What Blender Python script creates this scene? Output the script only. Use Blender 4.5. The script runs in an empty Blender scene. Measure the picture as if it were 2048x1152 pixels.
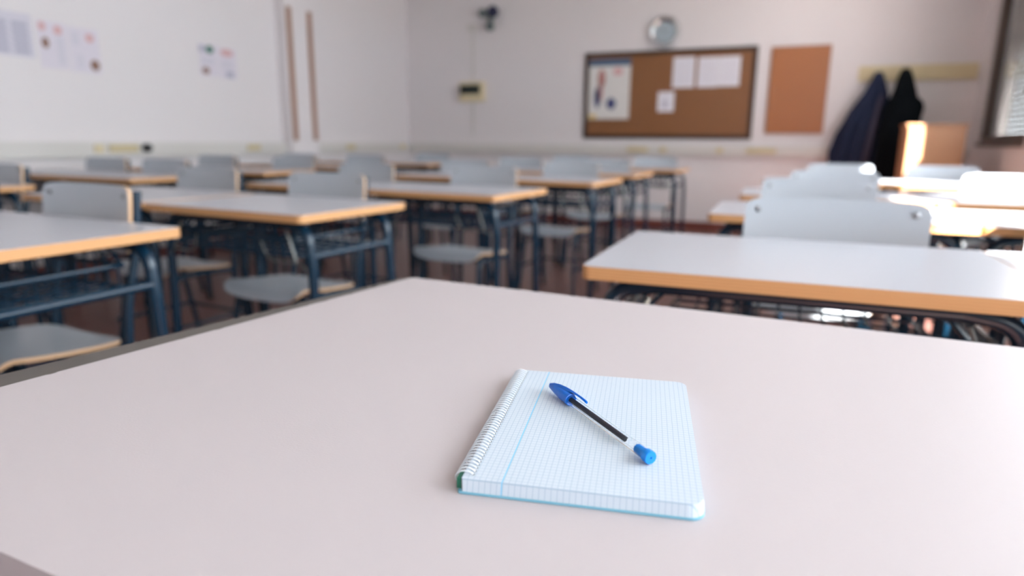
import bpy, bmesh, math, random
from mathutils import Vector, Matrix, Quaternion
random.seed(7)
PI = math.pi
S = bpy.context.scene
COL = S.collection

# ------------------------------------------------------------------ camera
CAM_Z = 0.978
cd = bpy.data.cameras.new('camera')
cam = bpy.data.objects.new('camera', cd)
COL.objects.link(cam)
right = Vector((0.9202658864, 0.3912016649, 0.0084826681))
down = Vector((0.0936101247, -0.1990566776, -0.9755068342))
fwd = Vector((-0.3799313660, 0.8985197251, -0.2198055065))
cam.matrix_world = Matrix(((right.x, -down.x, -fwd.x, 0), (right.y, -down.y, -fwd.y, 0),
                           (right.z, -down.z, -fwd.z, CAM_Z), (0, 0, 0, 1)))
cd.sensor_width = 36
cd.lens = 22.85
cd.clip_start = 0.02
cd.dof.use_dof = True
cd.dof.focus_distance = 0.53
cd.dof.aperture_fstop = 3.1
S.camera = cam

# ------------------------------------------------------------------ sky, sun, exposure
w = bpy.data.worlds.new('sky')
S.world = w
w.use_nodes = True
nt = w.node_tree
bg = nt.nodes['Background']
bg.inputs['Color'].default_value = (0.90, 0.95, 1.02, 1)
bg.inputs['Strength'].default_value = 13.6

def sun(direction, energy, color, angle):
    l = bpy.data.lights.new('sun', 'SUN')
    l.energy = energy; l.color = color; l.angle = angle
    o = bpy.data.objects.new('sun', l); COL.objects.link(o)
    o.rotation_euler = Vector(direction).to_track_quat('-Z', 'Y').to_euler()
    o.location = (6, -3, 6)
sun((-0.75, 0.9, -1.0), 85, (1.0, 0.93, 0.88), math.radians(0.8))

S.view_settings.view_transform = 'Standard'
S.view_settings.look = 'None'
S.view_settings.exposure = 0.0
S.view_settings.gamma = 1.0
S.view_settings.use_curve_mapping = False
S.cycles.max_bounces = 10
S.cycles.diffuse_bounces = 6
S.cycles.transmission_bounces = 10
S.cycles.caustics_reflective = False

# room extents
XL, XR, YB, YF, ZC = -4.78, 1.56, 7.70, -2.6, 2.95
WIN = [(6.02, 7.45), (3.95, 5.87), (2.0, 3.75), (-0.1, 1.8), (-2.1, -0.4)]
SILL, HEAD = 1.0, 2.62
for a, b in WIN:                      # portals guide the sky light through the real window openings
    l = bpy.data.lights.new('portal', 'AREA'); l.shape = 'RECTANGLE'
    l.size = b - a; l.size_y = HEAD - SILL
    l.cycles.is_portal = True
    o = bpy.data.objects.new('portal', l); COL.objects.link(o)
    o.location = (XR + 0.20, (a + b) / 2, (SILL + HEAD) / 2)
    o.rotation_euler = Vector((-1, 0, 0)).to_track_quat('-Z', 'Z').to_euler()

# ------------------------------------------------------------------ materials
def mat(name, col, rough=0.5, metal=0.0, **k):
    m = bpy.data.materials.new(name); m.use_nodes = True
    b = m.node_tree.nodes['Principled BSDF']
    b.inputs['Base Color'].default_value = (*col, 1)
    b.inputs['Roughness'].default_value = rough
    b.inputs['Metallic'].default_value = metal
    for kk, v in k.items():
        b.inputs[kk.replace('_', ' ')].default_value = v
    return m

def N(m, t, **k):
    n = m.node_tree.nodes.new(t)
    for a, v in k.items():
        setattr(n, a, v)
    return n

def noisy(name, c1, c2, scale, rough=0.5, bump=0.0, stretch=(1, 1, 1), detail=4, metal=0.0, bscale=None, **k):
    """a material whose colour wanders between two tones by object-space noise"""
    m = mat(name, c1, rough, metal, **k)
    L = m.node_tree.links; b = m.node_tree.nodes['Principled BSDF']
    tc = N(m, 'ShaderNodeTexCoord'); mp = N(m, 'ShaderNodeMapping')
    mp.inputs['Scale'].default_value = stretch
    no = N(m, 'ShaderNodeTexNoise'); no.inputs['Scale'].default_value = scale; no.inputs['Detail'].default_value = detail
    mx = N(m, 'ShaderNodeMix', data_type='RGBA')
    mx.inputs[6].default_value = (*c1, 1); mx.inputs[7].default_value = (*c2, 1)
    L.new(tc.outputs['Object'], mp.inputs['Vector']); L.new(mp.outputs[0], no.inputs['Vector'])
    L.new(no.outputs['Fac'], mx.inputs[0]); L.new(mx.outputs[2], b.inputs['Base Color'])
    if bump:
        n2 = N(m, 'ShaderNodeTexNoise'); n2.inputs['Scale'].default_value = bscale or scale * 4
        L.new(mp.outputs[0], n2.inputs['Vector'])
        bp = N(m, 'ShaderNodeBump'); bp.inputs['Strength'].default_value = bump; bp.inputs['Distance'].default_value = 0.002
        L.new(n2.outputs['Fac'], bp.inputs['Height']); L.new(bp.outputs[0], b.inputs['Normal'])
    return m

M = {}
M['wall'] = noisy('wall_paint', (0.72, 0.675, 0.685), (0.70, 0.66, 0.67), 1.2, 0.55, 0.15, bscale=120)
M['ceiling'] = noisy('ceiling_paint', (0.66, 0.64, 0.63), (0.64, 0.62, 0.61), 2, 0.8)
M['outside'] = mat('outside_ground', (0.42, 0.40, 0.36), 0.9)
M['skirt'] = noisy('skirting_tile', (0.20, 0.055, 0.04), (0.16, 0.05, 0.04), 6, 0.35)
M['trunking'] = mat('cable_trunking_plastic', (0.60, 0.575, 0.55), 0.4)
M['yellowed'] = mat('yellowed_plastic', (0.55, 0.46, 0.28), 0.45)
M['cream'] = mat('cream_plastic', (0.66, 0.56, 0.36), 0.45)
M['ivory'] = noisy('ivory_wood_paint', (0.66, 0.56, 0.35), (0.60, 0.50, 0.31), 8, 0.5)
M['display'] = mat('dark_display', (0.004, 0.012, 0.009), 0.3)
M['laminate'] = noisy('desk_laminate', (0.42, 0.43, 0.48), (0.41, 0.42, 0.47), 3, 0.28, 0.03, bscale=300)
M['table_top'] = noisy('table_laminate', (0.46, 0.415, 0.435), (0.445, 0.405, 0.425), 2, 0.46, 0.05, bscale=500)
M['table_edge'] = noisy('table_edge_band', (0.10, 0.088, 0.08), (0.075, 0.066, 0.06), 30, 0.6)
M['chair_lam'] = noisy('chair_laminate', (0.41, 0.445, 0.495), (0.395, 0.43, 0.48), 5, 0.33)
M['steel'] = noisy('teal_enamelled_steel', (0.003, 0.024, 0.050), (0.0025, 0.020, 0.043), 20, 0.26)
M['rubber'] = mat('black_plastic', (0.012, 0.013, 0.015), 0.5)
M['screw'] = mat('screw_metal', (0.30, 0.30, 0.32), 0.35, 0.9)
M['chrome'] = mat('chrome', (0.75, 0.78, 0.8), 0.16, 1.0)
M['brown_frame'] = noisy('brown_window_frame', (0.085, 0.055, 0.042), (0.07, 0.045, 0.035), 10, 0.4)
M['shutter'] = mat('grey_shutter', (0.19, 0.18, 0.172), 0.8)
M['paper'] = mat('white_paper', (0.72, 0.71, 0.77), 0.7)
M['paper_left'] = mat('lavender_white_paper', (0.66, 0.61, 0.68), 0.7)
M['paper_warm'] = mat('poster_paper', (0.66, 0.64, 0.62), 0.6)
M['ink_grey'] = mat('grey_print', (0.42, 0.41, 0.50), 0.7)
M['ink_pale'] = mat('pale_print', (0.60, 0.57, 0.64), 0.7)
M['ink_blue'] = mat('blue_print', (0.06, 0.11, 0.19), 0.6)
M['ink_navy'] = mat('navy_print', (0.05, 0.06, 0.17), 0.6)
M['ink_red'] = mat('red_print', (0.42, 0.17, 0.15), 0.6)
M['ink_pink'] = mat('pink_print', (0.62, 0.36, 0.37), 0.6)
M['ink_brown'] = mat('brown_print', (0.24, 0.13, 0.09), 0.6)
M['ink_green'] = mat('green_print', (0.03, 0.15, 0.10), 0.6)
M['ink_yellow'] = mat('yellow_print', (0.72, 0.50, 0.14), 0.6)
M['wood_strip'] = noisy('wooden_corner_guard', (0.34, 0.17, 0.10), (0.29, 0.145, 0.085), 6, 0.45, stretch=(8, 8, 1))
M['cork'] = noisy('cork', (0.26, 0.11, 0.038), (0.19, 0.075, 0.027), 160, 0.33, 0.4)
M['cork_plain'] = noisy('orange_cork', (0.40, 0.145, 0.048), (0.33, 0.115, 0.038), 160, 0.3, 0.4)
M['board_frame'] = noisy('dark_walnut_frame', (0.045, 0.02, 0.011), (0.035, 0.016, 0.009), 8, 0.38)
M['navy_cloth'] = noisy('navy_quilted_cloth', (0.012, 0.02, 0.055), (0.007, 0.012, 0.035), 12, 0.7, 0.3, Specular_IOR_Level=0.25)
M['black_cloth'] = noisy('black_cloth', (0.003, 0.005, 0.007), (0.002, 0.0035, 0.005), 12, 0.9, 0.2, Specular_IOR_Level=0.1)
M['lining'] = mat('purple_lining', (0.035, 0.028, 0.055), 0.7)
M['clock_face'] = mat('blue_grey_clock_face', (0.36, 0.43, 0.48), 0.4)
M['clock_hand'] = mat('clock_hand_black', (0.03, 0.035, 0.045), 0.5)
M['bulb_glass'] = mat('dark_lens', (0.02, 0.024, 0.06), 0.2)
M['grey_lens'] = mat('grey_green_lens', (0.13, 0.16, 0.16), 0.3)
M['panel_wood'] = noisy('orange_plywood', (0.52, 0.27, 0.14), (0.46, 0.23, 0.12), 5, 0.4, stretch=(1, 1, 7))
M['pen_blue'] = mat('blue_pen_plastic', (0.0, 0.13, 0.60), 0.28)
M['pen_blue2'] = mat('light_blue_pen_plastic', (0.004, 0.22, 0.74), 0.22)
M['ink_tube'] = mat('dark_ink_tube', (0.006, 0.008, 0.02), 0.25)
M['tip'] = mat('brass_tip', (0.6, 0.45, 0.2), 0.3, 1.0)
M['coil'] = mat('white_coated_wire', (0.62, 0.65, 0.70), 0.3)
M['cover_blue'] = mat('pale_blue_cover', (0.18, 0.42, 0.55), 0.4)
M['cover_green'] = mat('green_cover_edge', (0.01, 0.12, 0.07), 0.4)
M['rod'] = mat('bare_wire', (0.22, 0.23, 0.22), 0.3, 0.8)

m = mat('clear_barrel', (1, 1, 1), 0.03, 0, IOR=1.10, Transmission_Weight=1.0); M['barrel'] = m
m = mat('window_glass', (0.9, 0.95, 0.93), 0.02, 0, IOR=1.2, Transmission_Weight=1.0)
# architectural glass: clear pass-through with a slight mirror by angle
L = m.node_tree.links; nd = m.node_tree.nodes
out = nd['Material Output']; tr = N(m, 'ShaderNodeBsdfTransparent'); gl = N(m, 'ShaderNodeBsdfGlossy'); lw = N(m, 'ShaderNodeLayerWeight'); lw.inputs['Blend'].default_value = 0.5; mx = N(m, 'ShaderNodeMixShader')
pw = N(m, 'ShaderNodeMath', operation='POWER'); pw.inputs[1].default_value = 5.0; L.new(lw.outputs['Facing'], pw.inputs[0])
fr = N(m, 'ShaderNodeMath', operation='MULTIPLY_ADD'); fr.inputs[1].default_value = 0.9; fr.inputs[2].default_value = 0.04; L.new(pw.outputs[0], fr.inputs[0])
gl.inputs['Roughness'].default_value = 0.02
tr.inputs['Color'].default_value = (0.93, 0.95, 0.94, 1)
L.new(fr.outputs[0], mx.inputs[0]); L.new(tr.outputs[0], mx.inputs[1]); L.new(gl.outputs[0], mx.inputs[2]); L.new(mx.outputs[0], out.inputs['Surface'])
M['glass'] = m

# plywood edge of desks: beech with thin layers stacked in height
def ply(name, c1, c2, scale):
    m = mat(name, c1, 0.45)
    L = m.node_tree.links; b = m.node_tree.nodes['Principled BSDF']
    tc = N(m, 'ShaderNodeTexCoord'); wv = N(m, 'ShaderNodeTexWave', bands_direction='Z')
    wv.inputs['Scale'].default_value = scale; wv.inputs['Distortion'].default_value = 1.2; wv.inputs['Detail'].default_value = 2
    mx = N(m, 'ShaderNodeMix', data_type='RGBA'); mx.inputs[6].default_value = (*c1, 1); mx.inputs[7].default_value = (*c2, 1)
    L.new(tc.outputs['Object'], wv.inputs['Vector']); L.new(wv.outputs['Fac'], mx.inputs[0]); L.new(mx.outputs[2], b.inputs['Base Color'])
    return m
M['beech'] = ply('beech_edge', (0.62, 0.34, 0.15), (0.52, 0.265, 0.11), 60)
M['ply'] = ply('chair_ply_edge', (0.66, 0.44, 0.27), (0.56, 0.35, 0.20), 80)

# floor: red-brown tiles
m = mat('floor_tile', (0.25, 0.12, 0.10), 0.3); M['floor'] = m
L = m.node_tree.links; b = m.node_tree.nodes['Principled BSDF']
tc = N(m, 'ShaderNodeTexCoord'); br = N(m, 'ShaderNodeTexBrick'); br.offset = 0.0
br.inputs['Scale'].default_value = 1.0; br.inputs['Brick Width'].default_value = 0.33; br.inputs['Row Height'].default_value = 0.33
br.inputs['Mortar Size'].default_value = 0.004
br.inputs['Color1'].default_value = (0.24, 0.115, 0.098, 1); br.inputs['Color2'].default_value = (0.21, 0.097, 0.083, 1)
br.inputs['Mortar'].default_value = (0.12, 0.075, 0.065, 1)
no = N(m, 'ShaderNodeTexNoise'); no.inputs['Scale'].default_value = 60; no.inputs['Detail'].default_value = 5
mx = N(m, 'ShaderNodeMix', data_type='RGBA', blend_type='MULTIPLY'); mx.inputs[0].default_value = 0.5
L.new(tc.outputs['Object'], br.inputs['Vector']); L.new(tc.outputs['Object'], no.inputs['Vector'])
L.new(br.outputs['Color'], mx.inputs[6]); L.new(no.outputs['Color'], mx.inputs[7]); L.new(mx.outputs[2], b.inputs['Base Color'])

# squared paper: thin blue lines every 4 mm and a margin line
def squared(name, margin_x=None):
    m = mat(name, (0.48, 0.54, 0.62), 0.6)
    L = m.node_tree.links; b = m.node_tree.nodes['Principled BSDF']
    tc = N(m, 'ShaderNodeTexCoord'); sp = N(m, 'ShaderNodeSeparateXYZ'); L.new(tc.outputs['Object'], sp.inputs[0])
    outs = []
    for ax in ('X', 'Y'):
        d = N(m, 'ShaderNodeMath', operation='DIVIDE'); d.inputs[1].default_value = 0.004; L.new(sp.outputs[ax], d.inputs[0])
        f = N(m, 'ShaderNodeMath', operation='FLOORED_MODULO'); f.inputs[1].default_value = 1.0; L.new(d.outputs[0], f.inputs[0])
        c = N(m, 'ShaderNodeMath', operation='LESS_THAN'); c.inputs[1].default_value = 0.12; L.new(f.outputs[0], c.inputs[0])
        outs.append(c)
    mxm = N(m, 'ShaderNodeMath', operation='MAXIMUM'); L.new(outs[0].outputs[0], mxm.inputs[0]); L.new(outs[1].outputs[0], mxm.inputs[1])
    c1 = N(m, 'ShaderNodeMix', data_type='RGBA'); c1.inputs[6].default_value = (0.49, 0.55, 0.625, 1); c1.inputs[7].default_value = (0.33, 0.42, 0.53, 1)
    L.new(mxm.outputs[0], c1.inputs[0]); last = c1
    if margin_x is not None:
        s = N(m, 'ShaderNodeMath', operation='SUBTRACT'); s.inputs[1].default_value = margin_x; L.new(sp.outputs['X'], s.inputs[0])
        a = N(m, 'ShaderNodeMath', operation='ABSOLUTE'); L.new(s.outputs[0], a.inputs[0])
        c = N(m, 'ShaderNodeMath', operation='LESS_THAN'); c.inputs[1].default_value = 0.0004; L.new(a.outputs[0], c.inputs[0])
        c2 = N(m, 'ShaderNodeMix', data_type='RGBA'); c2.inputs[7].default_value = (0.16, 0.48, 0.72, 1)
        L.new(c1.outputs[2], c2.inputs[6]); L.new(c.outputs[0], c2.inputs[0]); last = c2
    L.new(last.outputs[2], b.inputs['Base Color'])
    return m
M['squared'] = squared('squared_paper', -0.0485)

# ------------------------------------------------------------------ builders
def obj(name, bm, mats, parent=None, smooth=False, **props):
    if isinstance(mats, str): mats = [mats]
    me = bpy.data.meshes.new(name)
    bmesh.ops.recalc_face_normals(bm, faces=bm.faces)
    bm.to_mesh(me); bm.free()
    for mm in mats: me.materials.append(M[mm])
    if smooth:
        for p in me.polygons: p.use_smooth = True
        me.set_sharp_from_angle(angle=math.radians(40))
    o = bpy.data.objects.new(name, me); COL.objects.link(o)
    if parent: o.parent = parent
    for k, v in props.items(): o[k] = v
    return o

def thing(name, label, cat, loc=(0, 0, 0), rz=0, group=None):
    o = bpy.data.objects.new(name, None); COL.objects.link(o)
    o.empty_display_size = 0.1
    o.location = loc; o.rotation_euler = (0, 0, rz)
    o['label'] = label; o['category'] = cat
    if group: o['group'] = group
    return o

def struct(name, bm, mats, parent=None, smooth=False):
    o = obj(name, bm, mats, parent, smooth)
    if parent is None: o['kind'] = 'structure'
    return o

def copy_tree(o, parent=None):
    c = o.copy(); COL.objects.link(c)
    if parent: c.parent = parent
    for ch in o.children: copy_tree(ch, c)
    return c

def box(bm, x0, x1, y0, y1, z0, z1, mi=0, bevel=0.0):
    vs = [bm.verts.new(p) for p in ((x0,y0,z0),(x1,y0,z0),(x1,y1,z0),(x0,y1,z0),(x0,y0,z1),(x1,y0,z1),(x1,y1,z1),(x0,y1,z1))]
    fs = []
    for f in ((3,2,1,0),(4,5,6,7),(0,1,5,4),(1,2,6,5),(2,3,7,6),(3,0,4,7)):
        fc = bm.faces.new([vs[i] for i in f]); fc.material_index = mi; fs.append(fc)
    if bevel:
        es = list({e for f in fs for e in f.edges})
        r = bmesh.ops.bevel(bm, geom=es, offset=bevel, segments=2, affect='EDGES', profile=0.5)
        for f in r['faces']: f.material_index = mi
    return vs

def bx(*a, **k):
    bm = bmesh.new(); box(bm, *a, **k); return bm

def rounded(pts, radii, seg=5):
    """2-D polygon with rounded corners"""
    out = []
    n = len(pts)
    for i in range(n):
        p = Vector(pts[i]); a = Vector(pts[i - 1]); c = Vector(pts[(i + 1) % n])
        r = radii[i] if isinstance(radii, (list, tuple)) else radii
        u = (a - p).normalized(); v = (c - p).normalized()
        ang = u.angle(v)
        if r < 1e-6: out.append(p); continue
        t = r / math.tan(ang / 2)
        cen = p + (u + v).normalized() * (r / math.sin(ang / 2))
        s = p + u * t - cen; e = p + v * t - cen
        a0 = math.atan2(s.y, s.x); a1 = math.atan2(e.y, e.x)
        d = (a1 - a0 + PI) % (2 * PI) - PI
        for k in range(seg + 1):
            q = a0 + d * k / seg
            out.append(cen + Vector((math.cos(q), math.sin(q))) * r)
    return out

def prism(bm, poly, z0, z1, side=0, top=0, bottom=None):
    lo = [bm.verts.new((p[0], p[1], z0)) for p in poly]
    hi = [bm.verts.new((p[0], p[1], z1)) for p in poly]
    f = bm.faces.new(hi); f.material_index = top
    f = bm.faces.new(lo[::-1]); f.material_index = top if bottom is None else bottom
    n = len(poly)
    for i in range(n):
        f = bm.faces.new((lo[i], lo[(i + 1) % n], hi[(i + 1) % n], hi[i])); f.material_index = side

def ring(bm, outer, inner, z0, z1, mi=0):
    n = len(outer)
    L_ = [[bm.verts.new((p[0], p[1], z)) for p in pl] for pl, z in ((outer, z0), (outer, z1), (inner, z1), (inner, z0))]
    for a in range(4):
        A, B = L_[a], L_[(a + 1) % 4]
        for i in range(n):
            f = bm.faces.new((A[i], A[(i + 1) % n], B[(i + 1) % n], B[i])); f.material_index = mi

def fillet(pts, r, seg=6):
    pts = [Vector(p) for p in pts]; out = [pts[0]]
    for i in range(1, len(pts) - 1):
        a, p, c = pts[i - 1], pts[i], pts[i + 1]
        u = (a - p); v = (c - p)
        rr = r[i - 1] if isinstance(r, (list, tuple)) else r
        ang = u.angle(v)
        if rr <= 0 or ang > PI - 0.02: out.append(p); continue
        t = min(rr / math.tan(ang / 2), u.length * 0.49 if i > 1 else u.length * 0.98, v.length * 0.49 if i < len(pts) - 2 else v.length * 0.98)
        s = p + u.normalized() * t; e = p + v.normalized() * t
        for k in range(seg + 1):
            q = k / seg
            out.append(s * (1 - q) ** 2 + p * 2 * q * (1 - q) + e * q * q)
    out.append(pts[-1])
    return out

def tube(bm, pts, r, n=10, mi=0, closed=False, r2=None):
    pts = [Vector(p) for p in pts]
    if closed: pts = pts + [pts[0]]
    T = []
    for i in range(len(pts)):
        if closed and i in (0, len(pts) - 1): t = (pts[1] - pts[0]).normalized() + (pts[-1] - pts[-2]).normalized()
        elif i == 0: t = pts[1] - pts[0]
        elif i == len(pts) - 1: t = pts[-1] - pts[-2]
        else: t = (pts[i + 1] - pts[i]).normalized() + (pts[i] - pts[i - 1]).normalized()
        T.append(t.normalized())
    up = Vector((0, 0, 1)) if abs(T[0].z) < 0.9 else Vector((1, 0, 0))
    nrm = T[0].cross(up).normalized(); rings = []
    for i, p in enumerate(pts):
        if i: nrm = (T[i - 1].rotation_difference(T[i]) @ nrm).normalized()
        bn = T[i].cross(nrm)
        rr = r if r2 is None else r + (r2 - r) * i / (len(pts) - 1)
        rings.append([bm.verts.new(p + (nrm * math.cos(2 * PI * k / n) + bn * math.sin(2 * PI * k / n)) * rr) for k in range(n)])
    if closed:
        for v in rings[-1]: bm.verts.remove(v)
        rings[-1] = rings[0]
    for a, b_ in zip(rings, rings[1:]):
        for k in range(n):
            f = bm.faces.new((a[k], a[(k + 1) % n], b_[(k + 1) % n], b_[k])); f.material_index = mi
    if not closed:
        f = bm.faces.new(rings[0][::-1]); f.material_index = mi
        f = bm.faces.new(rings[-1]); f.material_index = mi

def tb(pts, r, n=10, **k):
    bm = bmesh.new(); tube(bm, pts, r, n, **k); return bm

def lathe(bm, prof, n=32, axis='Z', mi=0, off=(0, 0, 0)):
    """prof: list of (radius, height)"""
    rings = []
    for r, h in prof:
        rg = []
        for k in range(n):
            a = 2 * PI * k / n
            p = (r * math.cos(a), r * math.sin(a), h)
            if axis == 'Y': p = (p[0], -h, p[1])
            if axis == 'X': p = (h, p[0], p[1])
            rg.append(bm.verts.new(Vector(p) + Vector(off)))
        rings.append(rg)
    for a, b_ in zip(rings, rings[1:]):
        for k in range(n):
            f = bm.faces.new((a[k], a[(k + 1) % n], b_[(k + 1) % n], b_[k])); f.material_index = mi
    f = bm.faces.new(rings[0][::-1]); f.material_index = mi
    f = bm.faces.new(rings[-1]); f.material_index = mi

# ------------------------------------------------------------------ the room
T_ = 0.22
struct('floor', bx(XL - T_, XR + T_, YF - T_, YB + T_, -0.12, 0), 'floor')
struct('ceiling', bx(XL - T_, XR + T_, YF - T_, YB + T_, ZC, ZC + 0.15), 'ceiling')
struct('wall_back', bx(XL - T_, XR + T_, YB, YB + T_, 0, ZC), 'wall')
struct('wall_left', bx(XL - T_, XL, YF, YB, 0, ZC), 'wall')
struct('wall_front', bx(XL - T_, XR + T_, YF - T_, YF, 0, ZC), 'wall')
bm = bmesh.new()
box(bm, XR, XR + T_, YF, YB, 0, SILL); box(bm, XR, XR + T_, YF, YB, HEAD, ZC)
ys = [YF] + [v for ab in sorted(WIN) for v in ab] + [YB]
for i in range(0, len(ys), 2): box(bm, XR, XR + T_, ys[i], ys[i + 1], SILL, HEAD)
struct('wall_right', bm, 'wall')
struct('ground', bx(XR + T_, 30, -25, 30, -3.2, -3.0), 'outside')
bpy.data.objects['ground'].name = 'floor_outside'

for i, (a, b_) in enumerate(WIN):
    bm = bmesh.new(); x0, x1, fw = XR + 0.03, XR + 0.10, 0.055
    box(bm, x0, x1, a, b_, SILL, SILL + fw); box(bm, x0, x1, a, b_, HEAD - fw, HEAD)
    n = 1 if i == 0 else 2
    for k in range(n + 1):
        c = a + (b_ - a) * k / n; lo = max(a, c - fw / 2 - (fw / 2 if k == n else 0)); hi = min(b_, c + fw / 2 + (fw / 2 if k == 0 else 0))
        box(bm, x0, x1, lo, hi, SILL + fw, HEAD - fw)
    if i == 1: box(bm, x0, x1, a + 0.05, b_ - 0.05, 1.62, 1.66)
    wn = struct('window_%d' % (i + 1), bm, 'brown_frame')
    obj('pane', bx(XR + 0.062, XR + 0.068, a + 0.05, b_ - 0.05, SILL + 0.05, HEAD - 0.05), 'glass', wn)
    hb = bmesh.new()
    for k in (0.5 if i else 0.03,):
        yy = a + (b_ - a) * k
        box(hb, x0 - 0.02, x0, yy - 0.015, yy + 0.015, 1.35, 1.49, bevel=0.004)
        tube(hb, fillet([(x0 - 0.02, yy, 1.44), (x0 - 0.055, yy, 1.44), (x0 - 0.055, yy, 1.33)], 0.015), 0.008, 8)
    obj('window_handle', hb, 'rubber', wn, smooth=True)
    if i == 0:     # the outside roller shutter of the far window is down
        sb = bmesh.new(); z = SILL
        while z < HEAD:
            box(sb, XR + 0.14, XR + 0.155, a, b_, z + 0.002, z + 0.043, bevel=0.004); z += 0.045
        obj('roller_shutter', sb, 'shutter', wn)
    bm = bx(XR - 0.01, XR + 0.03, a, b_, SILL - 0.03, SILL - 0.001, bevel=0.004)
    obj('sill', bm, 'brown_frame', wn)

for nm, a in (('baseboard_back', (XL, XR, YB - 0.015, YB - 0.001, 0.0, 0.10)), ('baseboard_left', (XL + 0.001, XL + 0.015, YF, YB - 0.015, 0, 0.10)),
              ('baseboard_right', (XR - 0.015, XR - 0.001, YF, YB - 0.015, 0, 0.10))):
    struct(nm, bx(*a), 'skirt')
# cable trunking running round the walls at desk height
TZ0, TZ1 = 0.835, 0.95
for nm, a in (('trim_1', (XL + 0.06, XR, YB - 0.055, YB - 0.001, TZ0, TZ1)), ('trim_2', (XL + 0.001, XL + 0.055, YF, YB - 0.001, TZ0, TZ1))):
    struct(nm, bx(*a, bevel=0.004), 'trunking')
# pilaster on the left wall with its two wooden corner guards
struct('trim_3', bx(XL, XL + 0.12, 5.30, 5.72, 0, ZC), 'wall')

# helpers of position: p(x, y, z) with z above the floor
def guard(y, label):
    bm = bmesh.new()
    box(bm, XL + 0.121, XL + 0.135, y - 0.03, y + 0.03, TZ1 + 0.02, 2.24, bevel=0.003)
    o = obj('corner_guard', bm, 'wood_strip')
    o['label'] = label; o['category'] = 'corner guard'
guard(5.36, 'brown wooden strip on the left wall pilaster, the nearer and darker one')
guard(5.66, 'thin brown wooden strip on the left wall pilaster, the one nearer the far corner')

# ------------------------------------------------------------------ student desk
DW, DD, DZ = 0.72, 0.51, 0.765
def make_desk():
    t = thing('student_desk', '', 'desk')
    w2, d2 = DW / 2, DD / 2
    out = rounded([(-w2, -d2), (w2, -d2), (w2, d2), (-w2, d2)], 0.018, 6)
    i_ = 0.0015
    inn = rounded([(-w2 + i_, -d2 + i_), (w2 - i_, -d2 + i_), (w2 - i_, d2 - i_), (-w2 + i_, d2 - i_)], 0.0165, 6)
    bm = bmesh.new(); prism(bm, inn, DZ - 0.024, DZ)
    top = obj('desktop', bm, 'laminate', t)
    bm = bmesh.new(); ring(bm, out, inn, DZ - 0.024, DZ - 0.0008)
    e = obj('edge_band', bm, 'beech', top); e['label'] = 'layered beech edge'
    r = 0.0155; zr = DZ - 0.024 - r
    for sy in (-1, 1):
        y = sy * 0.185
        obj('top_rail', tb([(-0.235, y, zr), (0.235, y, zr)], r, 12), 'steel', t, smooth=True)
        for sx in (-1, 1):
            p = fillet([(sx * 0.235, y, zr), (sx * 0.318, y, zr - 0.012), (sx * 0.330, y, zr - 0.13), (sx * 0.338, y * 1.08, 0.012)], [0.06, 0.08], 8)
            lg = obj('leg', tb(p, r, 12), 'steel', t, smooth=True)
            obj('foot_cap', tb([(sx * 0.338, y * 1.08, 0), (sx * 0.338, y * 1.08, 0.035)], 0.0185, 12), 'rubber', lg, smooth=True)
    for sx in (-1, 1):
        obj('side_rail', tb([(sx * 0.329, -0.185, zr - 0.095), (sx * 0.329, 0.185, zr - 0.095)], 0.011, 10), 'steel', t, smooth=True)
        obj('cross_rail', tb([(sx * 0.21, -0.17, zr), (sx * 0.21, 0.17, zr)], 0.012, 10), 'steel', t, smooth=True)
    # wire book rack under the top
    bm = bmesh.new(); z0, z1 = zr - 0.105, zr - 0.05; a, b_ = -0.255, 0.255; yf, yb = -0.175, 0.16
    tube(bm, [(a, yf, z1), (b_, yf, z1), (b_, yb, z1), (a, yb, z1)], 0.0055, 8, closed=True)
    tube(bm, [(a + .01, yf + .01, z0), (b_ - .01, yf + .01, z0), (b_ - .01, yb, z0), (a + .01, yb, z0)], 0.0045, 8, closed=True)
    for k in range(12):
        x = a + 0.02 + (b_ - a - 0.04) * k / 11
        tube(bm, fillet([(x, yf, z1), (x, yf + .01, z0), (x, yb, z0), (x, yb, z1 + 0.03)], 0.012, 3), 0.003, 6)
    for k in range(1, 5):
        y = yf + (yb - yf) * k / 5
        tube(bm, [(a + .01, y, z0), (b_ - .01, y, z0)], 0.003, 6)
    for x in (a, b_):
        for y in (yf, yb): tube(bm, [(x, y, z1), (x * 0.86, y * 0.95, zr - 0.01)], 0.004, 6)
    obj('book_rack', bm, 'steel', t, smooth=True)
    for sx in (-1, 1):    # loose bag hooks at the ends of the rack
        bm = bmesh.new()
        tube(bm, fillet([(sx * 0.15, -0.215, zr - 0.055), (sx * 0.17, -0.21, zr - 0.115), (sx * 0.30, -0.20, zr - 0.115), (sx * 0.325, -0.19, zr - 0.15)], 0.05, 6), 0.003, 6)
        tube(bm, [(sx * 0.245, -0.20, zr - 0.02), (sx * 0.285, -0.2045, zr - 0.117)], 0.0035, 6)
        obj('bag_hook', bm, 'rod', t, smooth=True)
    return t

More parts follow.
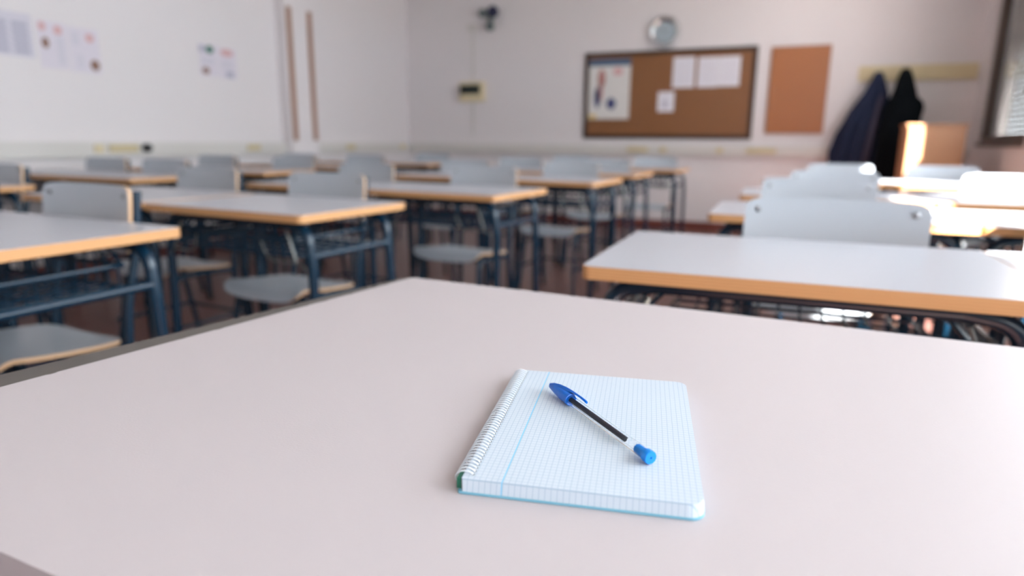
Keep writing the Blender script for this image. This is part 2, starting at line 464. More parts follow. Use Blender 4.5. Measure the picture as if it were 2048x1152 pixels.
# ------------------------------------------------------------------ student chair (sitter faces -Y)
def make_chair():
    t = thing('student_chair', '', 'chair')
    # seat: moulded sheet, dished, front edge rolling down
    def sheet(fn, outline, thick, nu, nv, name, parent):
        bm = bmesh.new()
        g = {}
        for s in (0, 1):
            for i in range(nu + 1):
                for j in range(nv + 1):
                    u, v = -1 + 2 * i / nu, -1 + 2 * j / nv
                    p, nn = fn(*outline(u, v))
                    g[s, i, j] = bm.verts.new(p + nn * (thick * (0.5 if s else -0.5)))
        for s in (0, 1):
            for i in range(nu):
                for j in range(nv):
                    bm.faces.new((g[s, i, j], g[s, i + 1, j], g[s, i + 1, j + 1], g[s, i, j + 1]))
        rim = [(i, 0) for i in range(nu)] + [(nu, j) for j in range(nv)] + [(i, nv) for i in range(nu, 0, -1)] + [(0, j) for j in range(nv, 0, -1)]
        for k in range(len(rim)):
            a, b_ = rim[k], rim[(k + 1) % len(rim)]
            f = bm.faces.new((g[0, a[0], a[1]], g[0, b_[0], b_[1]], g[1, b_[0], b_[1]], g[1, a[0], a[1]])); f.material_index = 1
        return obj(name, bm, ['chair_lam', 'ply'], parent, smooth=True)
    def rr(ratio, e):      # square grid pressed into a rounded rectangle
        def f(u, v):
            # superellipse-like corner pull
            m_ = max(abs(u), abs(v))
            if m_ < 1e-6: return 0.0, 0.0
            q = (abs(u / m_) ** e + abs(v / m_) ** e) ** (1 / e)
            k = 1 / q
            s = m_ ** 2
            return u * (1 - s + s * k), v * (1 - s + s * k)
        return f
    def seatf(u, v):
        x = u * 0.195 * (1.0 + 0.03 * -v); nn = Vector((0, 0, 1))
        z = 0.438 - 0.020 * v + 0.010 * u * u - 0.008 * (1 - v * v)
        y = v * 0.182 - 0.012
        if v < -0.62:      # front edge rolling over
            th = (-0.62 - v) / 0.38 * math.radians(80); R_ = 0.045
            y = -0.62 * 0.182 - 0.012 - R_ * math.sin(th)
            z = 0.438 + 0.020 * 0.62 + 0.010 * u * u - 0.008 * (1 - 0.62 ** 2) - R_ * (1 - math.cos(th)); nn = Vector((0, -math.sin(th), math.cos(th)))
        return Vector((x, y, z)), nn
    seat = sheet(seatf, rr(1, 6), 0.010, 22, 22, 'seat', t)
    def backf(u, v):
        x = u * 0.198; z = 0.757 + v * 0.094
        y = 0.222 + 0.12 * (z - 0.757) - 0.020 * u * u
        return Vector((x, y, z)), Vector((0, -1, 0.12))
    back = sheet(backf, rr(1, 9), 0.010, 26, 16, 'backrest', t)
    for sx in (-1, 1):
        for zz in (0.822,):
            u = sx * 0.168 / 0.198; p, nn = backf(u, (zz - 0.757) / 0.094)
            bm = bmesh.new(); lathe(bm, [(0.0075, 0), (0.0075, 0.002), (0.005, 0.004)], 12, 'Y', off=p + nn * 0.0045)
            obj('screw', bm, 'screw', back, smooth=True)
    r = 0.0115
    for sx in (-1, 1):
        # rear leg rising into the back post
        p = fillet([(sx * 0.195, 0.245, 0.01), (sx * 0.175, 0.165, 0.36), (sx * 0.172, 0.185, 0.52), (sx * 0.172, 0.232, 0.70), (sx * 0.172, 0.248, 0.835)], [0.12, 0.12, 0.1], 5)
        lg = obj('leg', tb(p, r, 10), 'steel', t, smooth=True)
        obj('foot_cap', tb([(sx * 0.195, 0.245, 0), (sx * 0.1935, 0.239, 0.03)], 0.014, 10), 'rubber', lg, smooth=True)
        p = fillet([(sx * 0.172, 0.168, 0.405), (sx * 0.165, -0.115, 0.415), (sx * 0.192, -0.175, 0.01)], 0.05, 6)
        lg = obj('leg', tb(p, r, 10), 'steel', t, smooth=True)
        obj('foot_cap', tb([(sx * 0.192, -0.175, 0), (sx * 0.190, -0.172, 0.03)], 0.014, 10), 'rubber', lg, smooth=True)
        obj('stretcher', tb([(sx * 0.183, 0.195, 0.20), (sx * 0.180, -0.178, 0.20)], 0.008, 8), 'steel', t, smooth=True)
    for y, z in ((-0.09, 0.412), (0.12, 0.402)):
        obj('seat_frame', tb([(-0.165, y, z), (0.165, y, z)], 0.009, 8), 'steel', t, smooth=True)
    obj('stretcher', tb([(-0.182, 0.19, 0.20), (0.182, 0.19, 0.20)], 0.008, 8), 'steel', t, smooth=True)
    return t

desk0, chair0 = make_desk(), make_chair()
used = {'d': False, 'c': False}
def place(kind, x, y, rdeg, label, group):
    src = desk0 if kind == 'd' else chair0
    if not used[kind]: o = src; used[kind] = True
    else: o = copy_tree(src)
    o.location = (x, y, 0); o.rotation_euler = (0, 0, math.radians(rdeg)); o['label'] = label; o['group'] = group
    return o

def desk_by_corner(side, cx, cy, rdeg, slot, label, group, gap=0.004):
    """front corner of the row (right corner for side=+1, left for -1); slot 0 is the desk at that corner"""
    a = math.radians(rdeg); c, s = math.cos(a), math.sin(a)
    lx = -side * (DW / 2 + slot * (DW + gap)); ly = DD / 2
    return place('d', cx + lx * c - ly * s, cy + lx * s + ly * c, rdeg, label, group)

GM, GL, GR = 'desks of the middle block', 'desks of the left block by the wall', 'desks of the right block by the windows'
CM, CL, CR = 'chairs of the middle block', 'chairs of the left block by the wall', 'chairs of the right block by the windows'
mid = [  # corner x, y, rotation, ordinal words
    (-1.395, 0.645, -2.5, 'nearest, at the left frame edge'), (-1.29, 1.48, -4.5, 'second from the camera'),
    (-1.09, 2.39, -5, 'third from the camera'), (-0.98, 3.45, -4, 'fourth from the camera'),
    (-0.98, 4.45, -3, 'fifth from the camera'), (-0.85, 5.45, -2, 'farthest, nearest the cork board')]
for k, (x, y, r, wd) in enumerate(mid):
    desk_by_corner(1, x, y, r, 0, 'white desk, middle block, aisle side, row %s' % wd, GM)
    desk_by_corner(1, x, y, r, 1, 'white desk, middle block, left half, row %s' % wd, GM, 0.03 if k == 1 else 0.004)
lef = [(-3.22, 1.42, -2, 'nearest, at the left frame edge'), (-3.27, 2.45, -2, 'second from the camera'),
       (-3.22, 3.38, -1.5, 'third from the camera'), (-3.2, 4.35, -1, 'fourth from the camera'), (-3.15, 5.4, 0, 'farthest, before the back wall')]
for k, (x, y, r, wd) in enumerate(lef):
    desk_by_corner(1, x, y, r, 0, 'white desk of the left block, aisle side, row %s' % wd, GL)
    desk_by_corner(1, x, y, r, 1, 'white desk, left block, against the wall, row %s' % wd, GL)
rig = [(-0.33, 1.09, 1.2, 'right behind the big white table'), (-0.23, 2.10, 1, 'second from the camera'), (-0.20, 2.95, 1, 'third from the camera'),
       (-0.16, 4.20, 1, 'farthest, before the coats')]
for k, (x, y, r, wd) in enumerate(rig):
    desk_by_corner(-1, x, y, r, 0, 'white desk, right block, left half, row %s' % wd, GR)
    desk_by_corner(-1, x, y, r, 1, 'sunlit white desk, right block, windows, row %s' % wd, GR, 0.001)

# chairs: centre of the backrest (x, y) seen in the photograph; seat centre lies 0.222 m nearer
def chair_at(bx_, by_, rdeg, label, group):
    a = math.radians(rdeg)
    return place('c', bx_ + 0.222 * math.sin(a), by_ - 0.222 * math.cos(a), rdeg, label, group)
for x, y, r, l in [
    (-1.842, 1.25, -3, 'grey-blue plywood chair tucked under the nearest left desk'),
    (-2.555, 1.29, -3, 'grey-blue chair at the far left frame edge, beside the nearest left desk row'),
    (-1.71, 2.14, -4, 'grey-blue chair at the second middle desk, seat seen left of big white table corner'),
    (-2.46, 2.24, -4, 'grey-blue chair at the second middle row, left of the one by the aisle'),
    (-1.48, 3.12, -5, 'pale chair at the third middle desk, back standing under the wall display'),
    (-2.22, 3.13, -5, 'pale chair at the third middle row, left of the one by the aisle'),
    (-1.34, 4.16, -4, 'pale chair at the fourth middle desk, below the poster corner of the cork board'),
    (-2.12, 4.16, -4, 'pale chair at the fourth middle row, left half, mostly hidden by another chair'),
    (-1.36, 5.12, -3, 'white chair at the fifth middle desk, under the cork board'),
    (-2.09, 5.12, -3, 'white chair at the fifth middle row, left half, right of the wall display'),
    (-1.16, 6.10, 0, 'white chair at the farthest middle desk, closest to the cork board'),
    (-1.95, 6.10, 0, 'pale chair at the farthest middle row, left half')]:
    chair_at(x, y, r, l, CM)
for x, y, r, l in [
    (-3.62, 2.02, 0, 'chair of the nearest left block row, its back cut by the left frame edge'),
    (-3.68, 3.02, 0, 'grey chair in the second left block row, aisle side'),
    (-4.28, 3.06, 0, 'grey chair in the second left block row, against the wall'),
    (-3.52, 4.02, 0, 'grey chair in the third left block row, aisle side'),
    (-4.28, 4.00, 0, 'grey chair in the third left block row, against the wall'),
    (-3.55, 4.98, 0, 'grey chair in the fourth left block row, aisle side'),
    (-4.28, 4.98, 0, 'grey chair in the fourth left block row, against the wall'),
    (-3.45, 6.02, 0, 'pinkish lit chair in the farthest left block row, aisle side')]:
    chair_at(x, y, r, l, CL)
for x, y, r, l in [
    (0.10, 1.72, 0, 'large white chair back behind the desk nearest the big table'),
    (0.095, 2.73, 0, 'white chair back just behind the nearest of the nested right chairs'),
    (0.19, 3.58, 0, 'white chair back third in the nested right line'),
    (0.29, 4.90, 0, 'white chair back farthest in the nested right line, before the coats'),
    (0.76, 2.04, 0, 'sunlit chair cut off by the right frame edge'),
    (0.92, 3.60, 0, 'sunlit chair by the windows, second of that line'),
    (0.86, 4.85, 2, 'sunlit chair by the windows, in front of the wooden cabinet')]:
    chair_at(x, y, r, l, CR)

# ------------------------------------------------------------------ the big table in the foreground
TTZ = 0.750
t = thing('teacher_table', 'large pale pinkish-white table in the foreground carrying the notebook', 'table', (0.2, 0.56, 0))
def L2(p): return (p[0] - 0.2, p[1] - 0.56)
A = (-0.580, 0.935); B = (-0.683, 0.193); C = (0.98, 0.157); D = (1.02, 0.858)
poly = rounded([L2(p) for p in (A, B, C, D)], [0.003, 0.015, 0.01, 0.003], 4)
bm = bmesh.new(); prism(bm, poly, TTZ - 0.028, TTZ)
top = obj('tabletop', bm, 'table_top', t)
# dark edge strip along the left side, with small chips in the laminate above it
bm = bmesh.new()
a = Vector(L2(A)); b_ = Vector(L2(B)); d = (b_ - a).normalized(); nrm = Vector((d.y, -d.x))
if nrm.x > 0: nrm = -nrm
q = [a + d * 0.0, b_ - d * 0.01, b_ - d * 0.01 + nrm * 0.046, a + nrm * 0.012 + d * 0.004]
prism(bm, q, TTZ - 0.028, TTZ - 0.0004)
e = obj('edge_strip', bm, 'table_edge', top); e['label'] = 'worn dark grey edge strip'
bm = bmesh.new()
random.seed(3)
for k in range(9):
    s = 0.05 + 0.60 * random.random(); c = a + d * s; w_ = 0.004 + 0.012 * random.random(); h_ = 0.0008 + 0.0012 * random.random()
    pl = [c - nrm * 0.0 , c + d * w_, c + d * w_ * 0.7 - nrm * h_, c + d * w_ * 0.2 - nrm * h_ * 0.7]
    prism(bm, pl, TTZ + 0.00002, TTZ + 0.00012)
obj('chip', bm, 'table_edge', top)
ap = rounded([L2(p) for p in ((-0.52, 0.88), (-0.62, 0.24), (0.92, 0.21), (0.95, 0.81))], 0.01, 3)
inn = rounded([L2(p) for p in ((-0.50, 0.86), (-0.58, 0.26), (0.90, 0.23), (0.93, 0.79))], 0.01, 3)
bm = bmesh.new(); ring(bm, ap, inn, TTZ - 0.088, TTZ - 0.0285)
obj('apron', bm, 'steel', t)
for p in ((-0.51, 0.87), (-0.585, 0.25), (0.905, 0.22), (0.935, 0.80)):
    x, y = L2(p)
    lg = obj('leg', bx(x - 0.02, x + 0.02, y - 0.02, y + 0.02, 0.02, TTZ - 0.0285, bevel=0.003), 'steel', t)
    obj('foot_cap', bx(x - 0.022, x + 0.022, y - 0.022, y + 0.022, 0, 0.03, bevel=0.003), 'rubber', lg)

# ------------------------------------------------------------------ notebook
# corners on the photograph: back-left (-0.234, 0.574), back-right (-0.075, 0.604), front-right (-0.029, 0.390)
NW, NH, NT = 0.160, 0.2155, 0.0098
nrz = math.radians(11.5)
ncx, ncy = -0.1300, 0.4700
nb = thing('spiral_notebook', 'open spiral notebook with squared paper lying on the big white table', 'notebook', (ncx, ncy, TTZ), nrz)
hw, hh = NW / 2, NH / 2
pg = rounded([(-hw + 0.004, -hh), (hw, -hh), (hw, hh), (-hw + 0.004, hh)], [0.001, 0.010, 0.010, 0.001], 6)
bm = bmesh.new(); prism(bm, pg, 0.0018, NT)
# pages fan slightly: lower sheets stick out toward the viewer
for v in bm.verts:
    if v.co.z < 0.004: v.co.y -= 0.0025; v.co.x += 0.0008
obj('page_block', bm, 'squared', nb)
cv = rounded([(-hw + 0.002, -hh - 0.0032), (hw + 0.001, -hh - 0.0032), (hw + 0.001, hh), (-hw + 0.002, hh)], [0.002, 0.010, 0.010, 0.002], 6)
bm = bmesh.new(); prism(bm, cv, 0.0003, 0.0017)
c_ = obj('back_cover', bm, 'cover_blue', nb); c_['label'] = 'pale blue back cover'
bm = bmesh.new(); box(bm, -hw + 0.0005, -hw + 0.0038, -hh + 0.001, -hh + 0.010, 0.0018, NT - 0.0008)
box(bm, -hw + 0.0022, -hw + 0.0038, -hh + 0.010, hh - 0.001, 0.0018, 0.0040)
c_ = obj('folded_cover', bm, 'cover_green', nb); c_['label'] = 'dark green cover edge at the spine'
bm = bmesh.new(); ncoil = 46; rr_ = 0.0070
for k in range(ncoil):
    y = -hh + 0.006 + (NH - 0.012) * k / (ncoil - 1)
    pts = []
    for j in range(15):
        a_ = math.radians(-20 + 330 * j / 14)      # loop from hole on the page up round the spine
        pts.append((-hw + 0.0050 + math.cos(a_) * rr_, y + 0.0016 * j / 14, 0.0063 + math.sin(a_) * (rr_ - 0.0013)))
    tube(bm, pts, 0.0006, 6)
obj('spiral_binding', bm, 'coil', nb, smooth=True)
bm = bmesh.new()
for k in range(ncoil):
    y = -hh + 0.0065 + (NH - 0.012) * k / (ncoil - 1)
    box(bm, -hw + 0.0098, -hw + 0.0114, y - 0.0011, y + 0.0011, NT, NT + 0.00008)
c_ = obj('punched_hole', bm, 'rubber', nb); c_['kind'] = 'stuff'; c_['label'] = 'row of small punched holes'

# ------------------------------------------------------------------ pen
P0 = Vector((-0.1810, 0.5190)); P1 = Vector((-0.0695, 0.4165))
ang = math.atan2(P1.y - P0.y, P1.x - P0.x); LEN = 0.149
pen = thing('ballpoint_pen', 'blue capped ballpoint pen with clear barrel lying across the notebook page', 'pen', (P0.x, P0.y, TTZ + NT + 0.0002), ang)
# local +X from cap tip to end plug; cap radius .0052 rests on the page, barrel slightly raised
zc = 0.0052
def hexbar(bm, x0, x1, r, z, n=6, rot=PI / 6):
    A_ = [bm.verts.new((x0, r * math.cos(rot + 2 * PI * k / n), z + r * math.sin(rot + 2 * PI * k / n))) for k in range(n)]
    B_ = [bm.verts.new((x1, r * math.cos(rot + 2 * PI * k / n), z + r * math.sin(rot + 2 * PI * k / n))) for k in range(n)]
    bm.faces.new(A_[::-1]); bm.faces.new(B_)
    for k in range(n): bm.faces.new((A_[k], A_[(k + 1) % n], B_[(k + 1) % n], B_[k]))
bm = bmesh.new(); hexbar(bm, 0.030, LEN - 0.006, 0.0041, zc, rot=0)
obj('barrel', bm, 'barrel', pen)
bm = bmesh.new(); tube(bm, [(0.028, 0, zc), (0.1185, 0, zc)], 0.0018, 12)
o = obj('ink_tube', bm, 'ink_tube', pen, smooth=True)
bm = bmesh.new(); tube(bm, [(0.1190, 0, zc), (LEN - 0.008, 0, zc)], 0.00140, 10)
bm.free()
bm = bmesh.new()
lathe(bm, [(0.0012, 0.0), (0.0022, 0.0008), (0.0030, 0.006), (0.0040, 0.014), (0.0049, 0.024), (0.0052, 0.032), (0.0052, 0.0365), (0.0047, 0.0368), (0.0042, 0.0365)], 24, 'X', off=(0, 0, zc))
cap = obj('cap', bm, 'pen_blue', pen, smooth=True)
bm = bmesh.new()   # clip: blade running from the cap tip along the barrel, held off it, on the upper far side
for s in (0,):
    prof = [(0.000, 0.0016, 0.0022), (0.006, 0.0040, 0.0027), (0.014, 0.0058, 0.0029), (0.024, 0.0070, 0.0029), (0.036, 0.0074, 0.0027), (0.048, 0.0074, 0.0024), (0.0545, 0.0070, 0.0017), (0.0565, 0.0066, 0.0008)]
    rings = []
    dirv = Vector((0, math.sin(math.radians(38)), math.cos(math.radians(38)))); sid = Vector((0, -dirv.z, dirv.y))
    for x, h, w_ in prof:
        lo = h - (0.0034 if x < 0.03 else 0.0016)
        c = Vector((x, 0, zc))
        rings.append([bm.verts.new(c + dirv * max(lo, 0) + sid * w_), bm.verts.new(c + dirv * h + sid * w_ * 0.85), bm.verts.new(c + dirv * (h + 0.0004)), bm.verts.new(c + dirv * h - sid * w_ * 0.85), bm.verts.new(c + dirv * max(lo, 0) - sid * w_)])
    for a1, b1 in zip(rings, rings[1:]):
        for k in range(5): bm.faces.new((a1[k], a1[(k + 1) % 5], b1[(k + 1) % 5], b1[k]))
    bm.faces.new(rings[0][::-1]); bm.faces.new(rings[-1])
obj('clip', bm, 'pen_blue', cap, smooth=True)
bm = bmesh.new()
lathe(bm, [(0.0030, LEN - 0.0165), (0.0033, LEN - 0.016), (0.0033, LEN - 0.0065), (0.0047, LEN - 0.006), (0.0050, LEN - 0.005), (0.0050, LEN - 0.0008), (0.0046, LEN), (0.0008, LEN), (0.0007, LEN - 0.001)], 24, 'X', off=(0, 0, zc))
obj('end_plug', bm, 'pen_blue2', pen, smooth=True)

# ------------------------------------------------------------------ things on the walls
def board(name, label, cat, x0, x1, z0, z1, y, frame, core, cm, fm='board_frame'):
    t = thing(name, label, cat, ((x0 + x1) / 2, y, z0))
    w2, h = (x1 - x0) / 2, z1 - z0
    obj('cork_panel', bx(-w2 + frame, w2 - frame, -0.018, -0.001, frame, h - frame), cm, t)
    if fm:
        bm = bmesh.new(); f = frame
        box(bm, -w2, w2, -0.030, -0.001, 0, f, bevel=0.003); box(bm, -w2, w2, -0.030, -0.001, h - f, h, bevel=0.003)
        box(bm, -w2, -w2 + f, -0.030, -0.001, f, h - f, bevel=0.003); box(bm, w2 - f, w2, -0.030, -0.001, f, h - f, bevel=0.003)
        obj('frame', bm, fm, t)
    return t
WY = YB
def Z(v): return CAM_Z + v
board('cork_board', 'wide cork board in a dark brown frame on the back wall, under the clock', 'cork board', -2.34, -0.445, Z(0.045), Z(1.01), WY, 0.045, 0.0, 'cork')
t = thing('cork_panel_board', 'small frameless orange cork panel on the back wall, left of the coats', 'cork board', (-0.03, WY, Z(0.115)))
obj('cork_sheet', bx(-0.275, 0.275, -0.022, -0.001, 0, 0.865), 'cork_plain', t)
bm = bmesh.new()
box(bm, -.285, .285, -0.023, -0.001, -0.010, -0.0005); box(bm, -.285, .285, -0.023, -0.001, .8655, .875)
box(bm, -.285, -.2755, -0.023, -0.001, -0.0005, .8655); box(bm, .2755, .285, -0.023, -0.001, -0.0005, .8655)
obj('rim', bm, 'wood_strip', t)

def flat(name, label, cat, x0, x1, z0, z1, y, base, patches, group=None, side='back', tilt=0.0):
    """a pinned sheet; patches = (u0, u1, v0, v1, material) in sheet fractions"""
    bm = bmesh.new(); mats = [base]; w_, h_ = x1 - x0, z1 - z0
    box(bm, -w_ / 2, w_ / 2, -0.0012, 0, 0, h_)
    for (u0, u1, v0, v1, mm) in patches:
        if mm not in mats: mats.append(mm)
        pts = [((u0 + (u1 - u0) * (0.5 + 0.5 * math.cos(q * PI / 5) * 1.0)), (v0 + (v1 - v0) * (0.5 + 0.5 * math.sin(q * PI / 5)))) for q in range(10)] if mm != 'ink_pale' and mm != 'ink_blue' and mm != 'ink_grey' else [(u0, v0), (u1, v0), (u1, v1), (u0, v1)]
        vs = [bm.verts.new((-w_ / 2 + w_ * u, -0.0016, h_ * v)) for u, v in pts]
        f = bm.faces.new(vs); f.material_index = mats.index(mm)
    o = obj(name, bm, mats)
    o.location = ((x0 + x1) / 2, y, z0) if side == 'back' else (y, (x0 + x1) / 2, z0)
    o.rotation_euler = (0, tilt, 0 if side == 'back' else PI / 2)
    o['label'] = label; o['category'] = cat
    if group: o['group'] = group
    return o
BY = WY - 0.0195
lines = [(0.12, 0.88, 0.85 - 0.06 * k, 0.875 - 0.06 * k, 'ink_pale') for k in range(13)]
flat('poster', 'tall white poster with blue header and figures, left end of the cork board', 'poster', -2.285, -1.80, Z(0.265), Z(0.935), BY - 0.012, 'paper_warm',
     [(0.0, 1.0, 0.885, 1.0, 'ink_blue'), (0.22, 0.40, 0.52, 0.84, 'ink_red'), (0.14, 0.30, 0.18, 0.55, 'ink_navy'), (0.20, 0.36, 0.30, 0.60, 'ink_pink'), (0.44, 0.68, 0.16, 0.36, 'ink_navy'), (0.58, 0.82, 0.72, 0.86, 'ink_pink'), (0.0, 0.22, 0.01, 0.08, 'ink_yellow')])
flat('notice', 'white printed notice on the cork board, just left of the touching pair of notices', 'notice', -1.325, -1.09, Z(0.60), Z(0.925), BY, 'paper', lines)
flat('notice', 'white printed notice on the cork board, left one of the touching pair', 'notice', -1.055, -0.835, Z(0.60), Z(0.915), BY, 'paper', lines)
flat('notice', 'white printed notice on the cork board, rightmost of all', 'notice', -0.832, -0.615, Z(0.605), Z(0.915), BY, 'paper', lines)
flat('notice', 'small white slip low in the middle of the cork board', 'notice', -1.475, -1.295, Z(0.345), Z(0.56), BY, 'paper', [(0.3, 0.6, 0.2, 0.5, 'ink_grey'), (0.35, 0.55, 0.5, 0.8, 'ink_pale')])
# posters on the left wall
LX = XL + 0.002
def cal(n):
    out = []
    for r_ in range(5):
        for c_ in range(4): out.append((0.06 + 0.235 * c_, 0.24 + 0.235 * c_, 0.08 + 0.15 * r_, 0.19 + 0.15 * r_, 'ink_grey'))
    return out
flat('poster', 'bluish printed chart on the left wall at the left frame edge', 'poster', 2.45, 3.00, Z(0.52), Z(0.80), LX, 'ink_pale', cal(0), side='left')
flat('poster', 'white sheet with reddish figures on the left wall, left one of the pair', 'poster', 3.03, 3.23, Z(0.465), Z(0.775), LX, 'paper_left', [(0.05, 0.3, 0.78, 0.98, 'ink_pink'), (0.10, 0.36, 0.42, 0.66, 'ink_brown'), (0.55, 0.85, 0.74, 0.94, 'ink_pink'), (0.60, 0.86, 0.1, 0.7, 'ink_pale')], side='left')
flat('poster', 'white sheet with reddish figures on the left wall, right one of the pair', 'poster', 3.24, 3.46, Z(0.46), Z(0.765), LX, 'paper_left', [(0.1, 0.35, 0.6, 0.9, 'ink_pale'), (0.55, 0.85, 0.70, 0.9, 'ink_pink'), (0.62, 0.95, 0.06, 0.32, 'ink_brown'), (0.2, 0.42, 0.1, 0.4, 'ink_pale')], side='left')
flat('poster', 'sheet with green and brown pictures on the left wall, nearest the pilaster', 'poster', 4.36, 4.56, Z(0.535), Z(0.80), LX, 'paper_left', [(0.35, 0.80, 0.72, 0.98, 'ink_green'), (0.08, 0.5, 0.06, 0.28, 'ink_brown'), (0.0, 0.3, 0.75, 0.95, 'ink_grey'), (0.1, 0.8, 0.35, 0.6, 'ink_pale')], side='left')
flat('poster', 'sheet with red and grey pictures on the left wall, beside the green one', 'poster', 4.57, 4.77, Z(0.53), Z(0.79), LX, 'paper_left', [(0.1, 0.85, 0.74, 0.98, 'ink_pink'), (0.35, 0.8, 0.04, 0.26, 'ink_grey'), (0.1, 0.8, 0.35, 0.6, 'ink_pale')], side='left')

# clock
ck = thing('wall_clock', 'round chrome wall clock with blue-grey face above the cork board', 'clock', (-1.44, WY, Z(1.195)))
R0 = 0.172
bm = bmesh.new(); lathe(bm, [(R0 * 0.9, 0.001), (R0, 0.012), (R0, 0.04), (R0 * 0.96, 0.055), (R0 * 0.80, 0.058), (R0 * 0.62, 0.036), (R0 * 0.60, 0.030)], 48, 'Y')
obj('rim', bm, 'chrome', ck, smooth=True)
bm = bmesh.new(); lathe(bm, [(R0 * 0.63, 0.036), (R0 * 0.63, 0.039)], 40, 'Y')
face = obj('face', bm, 'clock_face', ck)
bm = bmesh.new()
for a_, l_ in ((math.radians(60), 0.055), (math.radians(-50), 0.08)):
    tube(bm, [(0, -0.042, 0), (math.sin(a_) * l_, -0.042, math.cos(a_) * l_)], 0.003, 6)
obj('hand', bm, 'clock_hand', face)

# digital wall display on its conduit
dx = -3.81
t = thing('wall_display', 'cream box with dark display on the back wall, wired by a thin vertical conduit', 'display', (dx, WY, Z(0.49)))
obj('housing', bx(-0.17, 0.17, -0.07, -0.001, 0, 0.235, bevel=0.012), 'cream', t)
obj('screen', bx(-0.155, 0.125, -0.076, -0.068, 0.085, 0.20, bevel=0.004), 'display', t)
bm = bmesh.new(); box(bm, -0.012, 0.012, -0.014, -0.001, 0.235, 0.84); box(bm, -0.012, 0.012, -0.014, -0.001, -0.44 + 0.02, 0)
obj('conduit', bm, 'trunking', t)
obj('junction_box', bx(-0.07, 0.05, -0.035, -0.001, 0.84, 0.93, bevel=0.006), 'trunking', t)
t = thing('emergency_lamp', 'cluster of three dark round lamp heads high on the back wall above the display', 'lamp', (-3.56, WY, Z(1.36)))
obj('bracket', bx(-0.03, 0.03, -0.04, -0.001, 0.02, 0.20, bevel=0.006), 'grey_lens', t)
for x, z, r_, mm in ((-0.075, 0.155, 0.055, 'grey_lens'), (0.06, 0.165, 0.07, 'bulb_glass'), (0.02, 0.0, 0.055, 'grey_lens')):
    bm = bmesh.new(); lathe(bm, [(r_ * 0.4, 0.02), (r_ * 0.9, 0.05), (r_, 0.10), (r_ * 0.9, 0.115), (r_ * 0.3, 0.125)], 20, 'Y', off=(x, 0, z))
    obj('lamp_head', bm, mm, t, smooth=True)

# sockets on the trunking
def socket(x, w_, label, wall, mm='yellowed'):
    t = thing('wall_socket', label, 'socket', (x, YB - 0.055, 0.885) if wall == 'back' else (XL + 0.055, x, 0.885), 0 if wall == 'back' else PI / 2)
    obj('plate', bx(-w_ / 2, w_ / 2, -0.014, -0.0005, -0.012, 0.045, bevel=0.004), mm, t)
    n = max(1, round(w_ / 0.09))
    for k in range(n):
        bm = bmesh.new(); lathe(bm, [(0.018, 0.0135), (0.018, 0.016), (0.014, 0.016), (0.013, 0.013)], 16, 'Y', off=(-w_ / 2 + w_ * (k + 0.5) / n, 0, 0.017))
        obj('outlet', bm, mm, t, smooth=True)
socket(-1.67, 0.24, 'double yellowed socket on the back wall trunking, below the left part of the cork board', 'back')
socket(-1.38, 0.07, 'tiny socket on the back wall trunking, right of the double one', 'back')
socket(-0.76, 0.07, 'tiny socket on the back wall trunking, under the right end of the cork board', 'back')
socket(-0.33, 0.30, 'long yellow socket strip on the back wall trunking, under the small cork panel', 'back')
socket(3.32, 0.07, 'beige socket on the left wall trunking, nearest the camera', 'left', 'cream')
socket(3.52, 0.24, 'yellowed double socket on the left wall trunking, beside the black plug', 'left')
socket(4.85, 0.16, 'yellowed socket on the left wall trunking, below the posters near the pilaster', 'left')
socket(6.35, 0.16, 'yellow socket on the left wall trunking, beyond the pilaster', 'left')
socket(7.45, 0.10, 'brownish socket on the left wall trunking, in the far corner', 'left', 'cream')
bm = bmesh.new(); lathe(bm, [(0.02, 0.0), (0.032, 0.01), (0.032, 0.05), (0.02, 0.065)], 16, 'X')
o = obj('black_plug', bm, 'rubber', smooth=True); o.location = (XL + 0.056, 3.70, 0.905); o['label'] = 'round black plug on the left wall trunking'; o['category'] = 'plug'

# coat rack and coats
t = thing('coat_rack', 'long ivory wooden coat rack on the back wall', 'coat rack', (1.03, WY, Z(0.62)))
obj('rail', bx(-0.505, 0.505, -0.025, -0.001, 0, 0.145, bevel=0.003), 'ivory', t)
for k in range(6):
    x = -0.42 + 0.168 * k
    obj('hook', tb(fillet([(x, -0.024, 0.10), (x, -0.07, 0.075), (x, -0.085, 0.115)], 0.02, 4), 0.005, 8), 'ivory', t, smooth=True)

def coat(name, label, x, ztop, rows, cloth, folds, parts=(), out=0.0):
    """rows: (z offset below hook, left, right, depth); a hanging closed body of cloth with vertical folds"""
    bm = bmesh.new(); n = 40; rings = []
    R_ = []
    for a, b_ in zip(rows, rows[1:]):
        for k in range(5): R_.append([a[i] + (b_[i] - a[i]) * k / 5 for i in range(4)])
    R_.append(list(rows[-1]))
    for (dz, l, r, d) in R_:
        cx_, hw_ = (l + r) / 2, (r - l) / 2; rg = []
        for k in range(n):
            q = 2 * PI * k / n
            amp = 0.016 * min(1, dz / 0.3)
            rad = 1 + amp / max(hw_, 0.03) * math.sin(folds * q + dz * 3) + amp / max(hw_, 0.03) * 0.6 * math.sin(folds * 1.7 * q + 1 + dz * 5)
            yy = -0.03 - out * min(1, dz / 0.25) - d + math.sin(q) * d * rad
            rg.append(bm.verts.new((cx_ + math.cos(q) * hw_ * rad, min(yy, -0.006), -dz)))
        rings.append(rg)
    for a, b_ in zip(rings, rings[1:]):
        for k in range(n): bm.faces.new((a[k], a[(k + 1) % n], b_[(k + 1) % n], b_[k]))
    bm.faces.new(rings[0][::-1]); bm.faces.new(rings[-1])
    t = thing(name, label, 'coat', (x, WY - 0.05, ztop))
    obj('coat_body', bm, cloth, t, smooth=True)
    for nm, fn, mm in parts:
        obj(nm, fn(), mm, t, smooth=True)
    return t
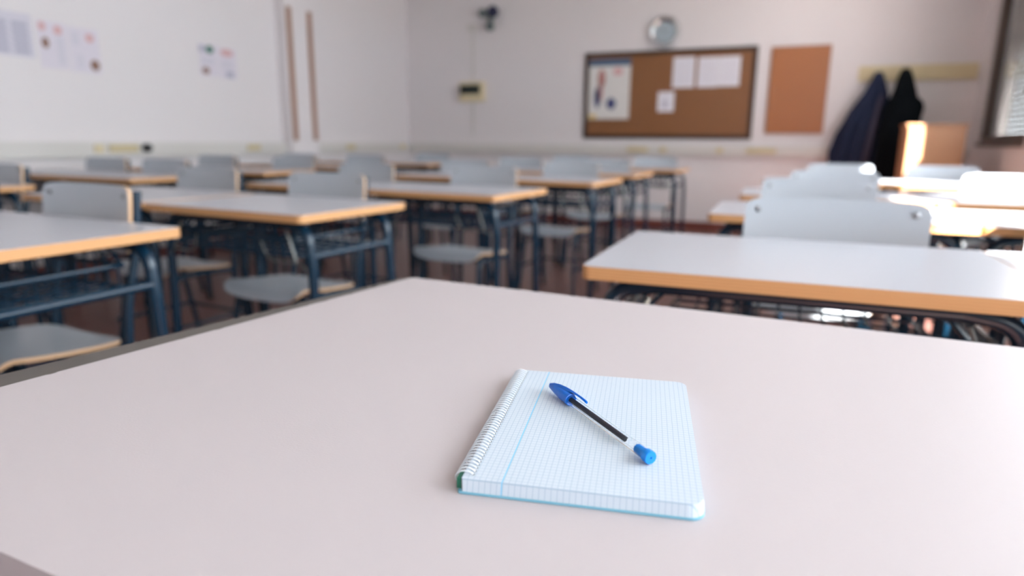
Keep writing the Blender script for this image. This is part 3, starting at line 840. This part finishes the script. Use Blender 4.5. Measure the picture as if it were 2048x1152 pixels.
def sleeve(p, r0, r1):
    return lambda: tb(fillet(p, 0.1, 5), r0, 14, r2=r1)
coat('hanging_coat', 'navy padded coat hanging on the coat rack, the left one', 0.70, Z(0.70),
     [(0.0, -0.035, 0.03, 0.03), (0.06, -0.06, 0.05, 0.06), (0.20, -0.12, 0.085, 0.08), (0.38, -0.23, 0.10, 0.08), (0.60, -0.325, 0.11, 0.08), (0.78, -0.37, 0.11, 0.08), (1.05, -0.36, 0.11, 0.08)],
     'navy_cloth', 7, [('sleeve', sleeve([(-0.10, -0.13, -0.26), (-0.21, -0.17, -0.50), (-0.28, -0.17, -0.95)], 0.055, 0.06), 'navy_cloth'),
                       ('lining', sleeve([(0.04, -0.15, -0.18), (0.0, -0.21, -0.45), (-0.06, -0.215, -0.95)], 0.02, 0.03), 'lining')])
coat('hanging_coat', 'black coat hanging on the coat rack, the right one', 0.93, Z(0.725),
     [(0.0, -0.04, 0.03, 0.03), (0.07, -0.07, 0.05, 0.06), (0.24, -0.11, 0.07, 0.08), (0.40, -0.17, 0.10, 0.09), (0.65, -0.19, 0.09, 0.10), (0.95, -0.20, 0.09, 0.10), (1.15, -0.19, 0.08, 0.10)],
     'black_cloth', 6, [('sleeve', sleeve([(0.04, -0.25, -0.30), (0.13, -0.27, -0.33), (0.10, -0.28, -0.48), (0.07, -0.29, -0.95)], 0.04, 0.05), 'black_cloth')], out=0.19)

# wooden cabinet in front of the coats
t = thing('wooden_cabinet', 'orange plywood cabinet standing before the coats, left edge in sunlight', 'cabinet', (1.075, 6.55, 0))
obj('carcass', bx(-0.205, 0.225, 0.0, 0.36, 0.06, 1.135, bevel=0.004), 'panel_wood', t)
obj('plinth', bx(-0.19, 0.21, 0.02, 0.34, 0, 0.06), 'brown_frame', t)
obj('top', bx(-0.215, 0.235, -0.01, 0.37, 1.135, 1.153, bevel=0.003), 'panel_wood', t)
d_ = obj('door', bx(-0.195, 0.215, -0.018, -0.001, 0.08, 1.12, bevel=0.003), 'panel_wood', t)
obj('handle', tb(fillet([(0.17, -0.018, 0.66), (0.17, -0.045, 0.66), (0.17, -0.045, 0.54), (0.17, -0.018, 0.54)], 0.012, 4), 0.005, 8), 'chrome', d_, smooth=True)

# unseen fill light, added to brighten the right part of the back wall
t = thing('added_fill_light', 'long added fill light, out of view above the cork boards', 'added fill light', (0.15, 6.75, ZC))
obj('housing', bx(-0.62, 0.62, -0.15, 0.15, -0.07, -0.001, bevel=0.005), 'ceiling', t)
em = mat('fill_emission', (0.9, 0.9, 0.9), 0.5)
em.node_tree.nodes['Principled BSDF'].inputs['Emission Color'].default_value = (1.0, 0.93, 0.90, 1)
em.node_tree.nodes['Principled BSDF'].inputs['Emission Strength'].default_value = 8.0
M['fill_panel'] = em
obj('fill_panel', bx(-0.60, 0.60, -0.13, 0.13, -0.085, -0.0705), 'fill_panel', t)
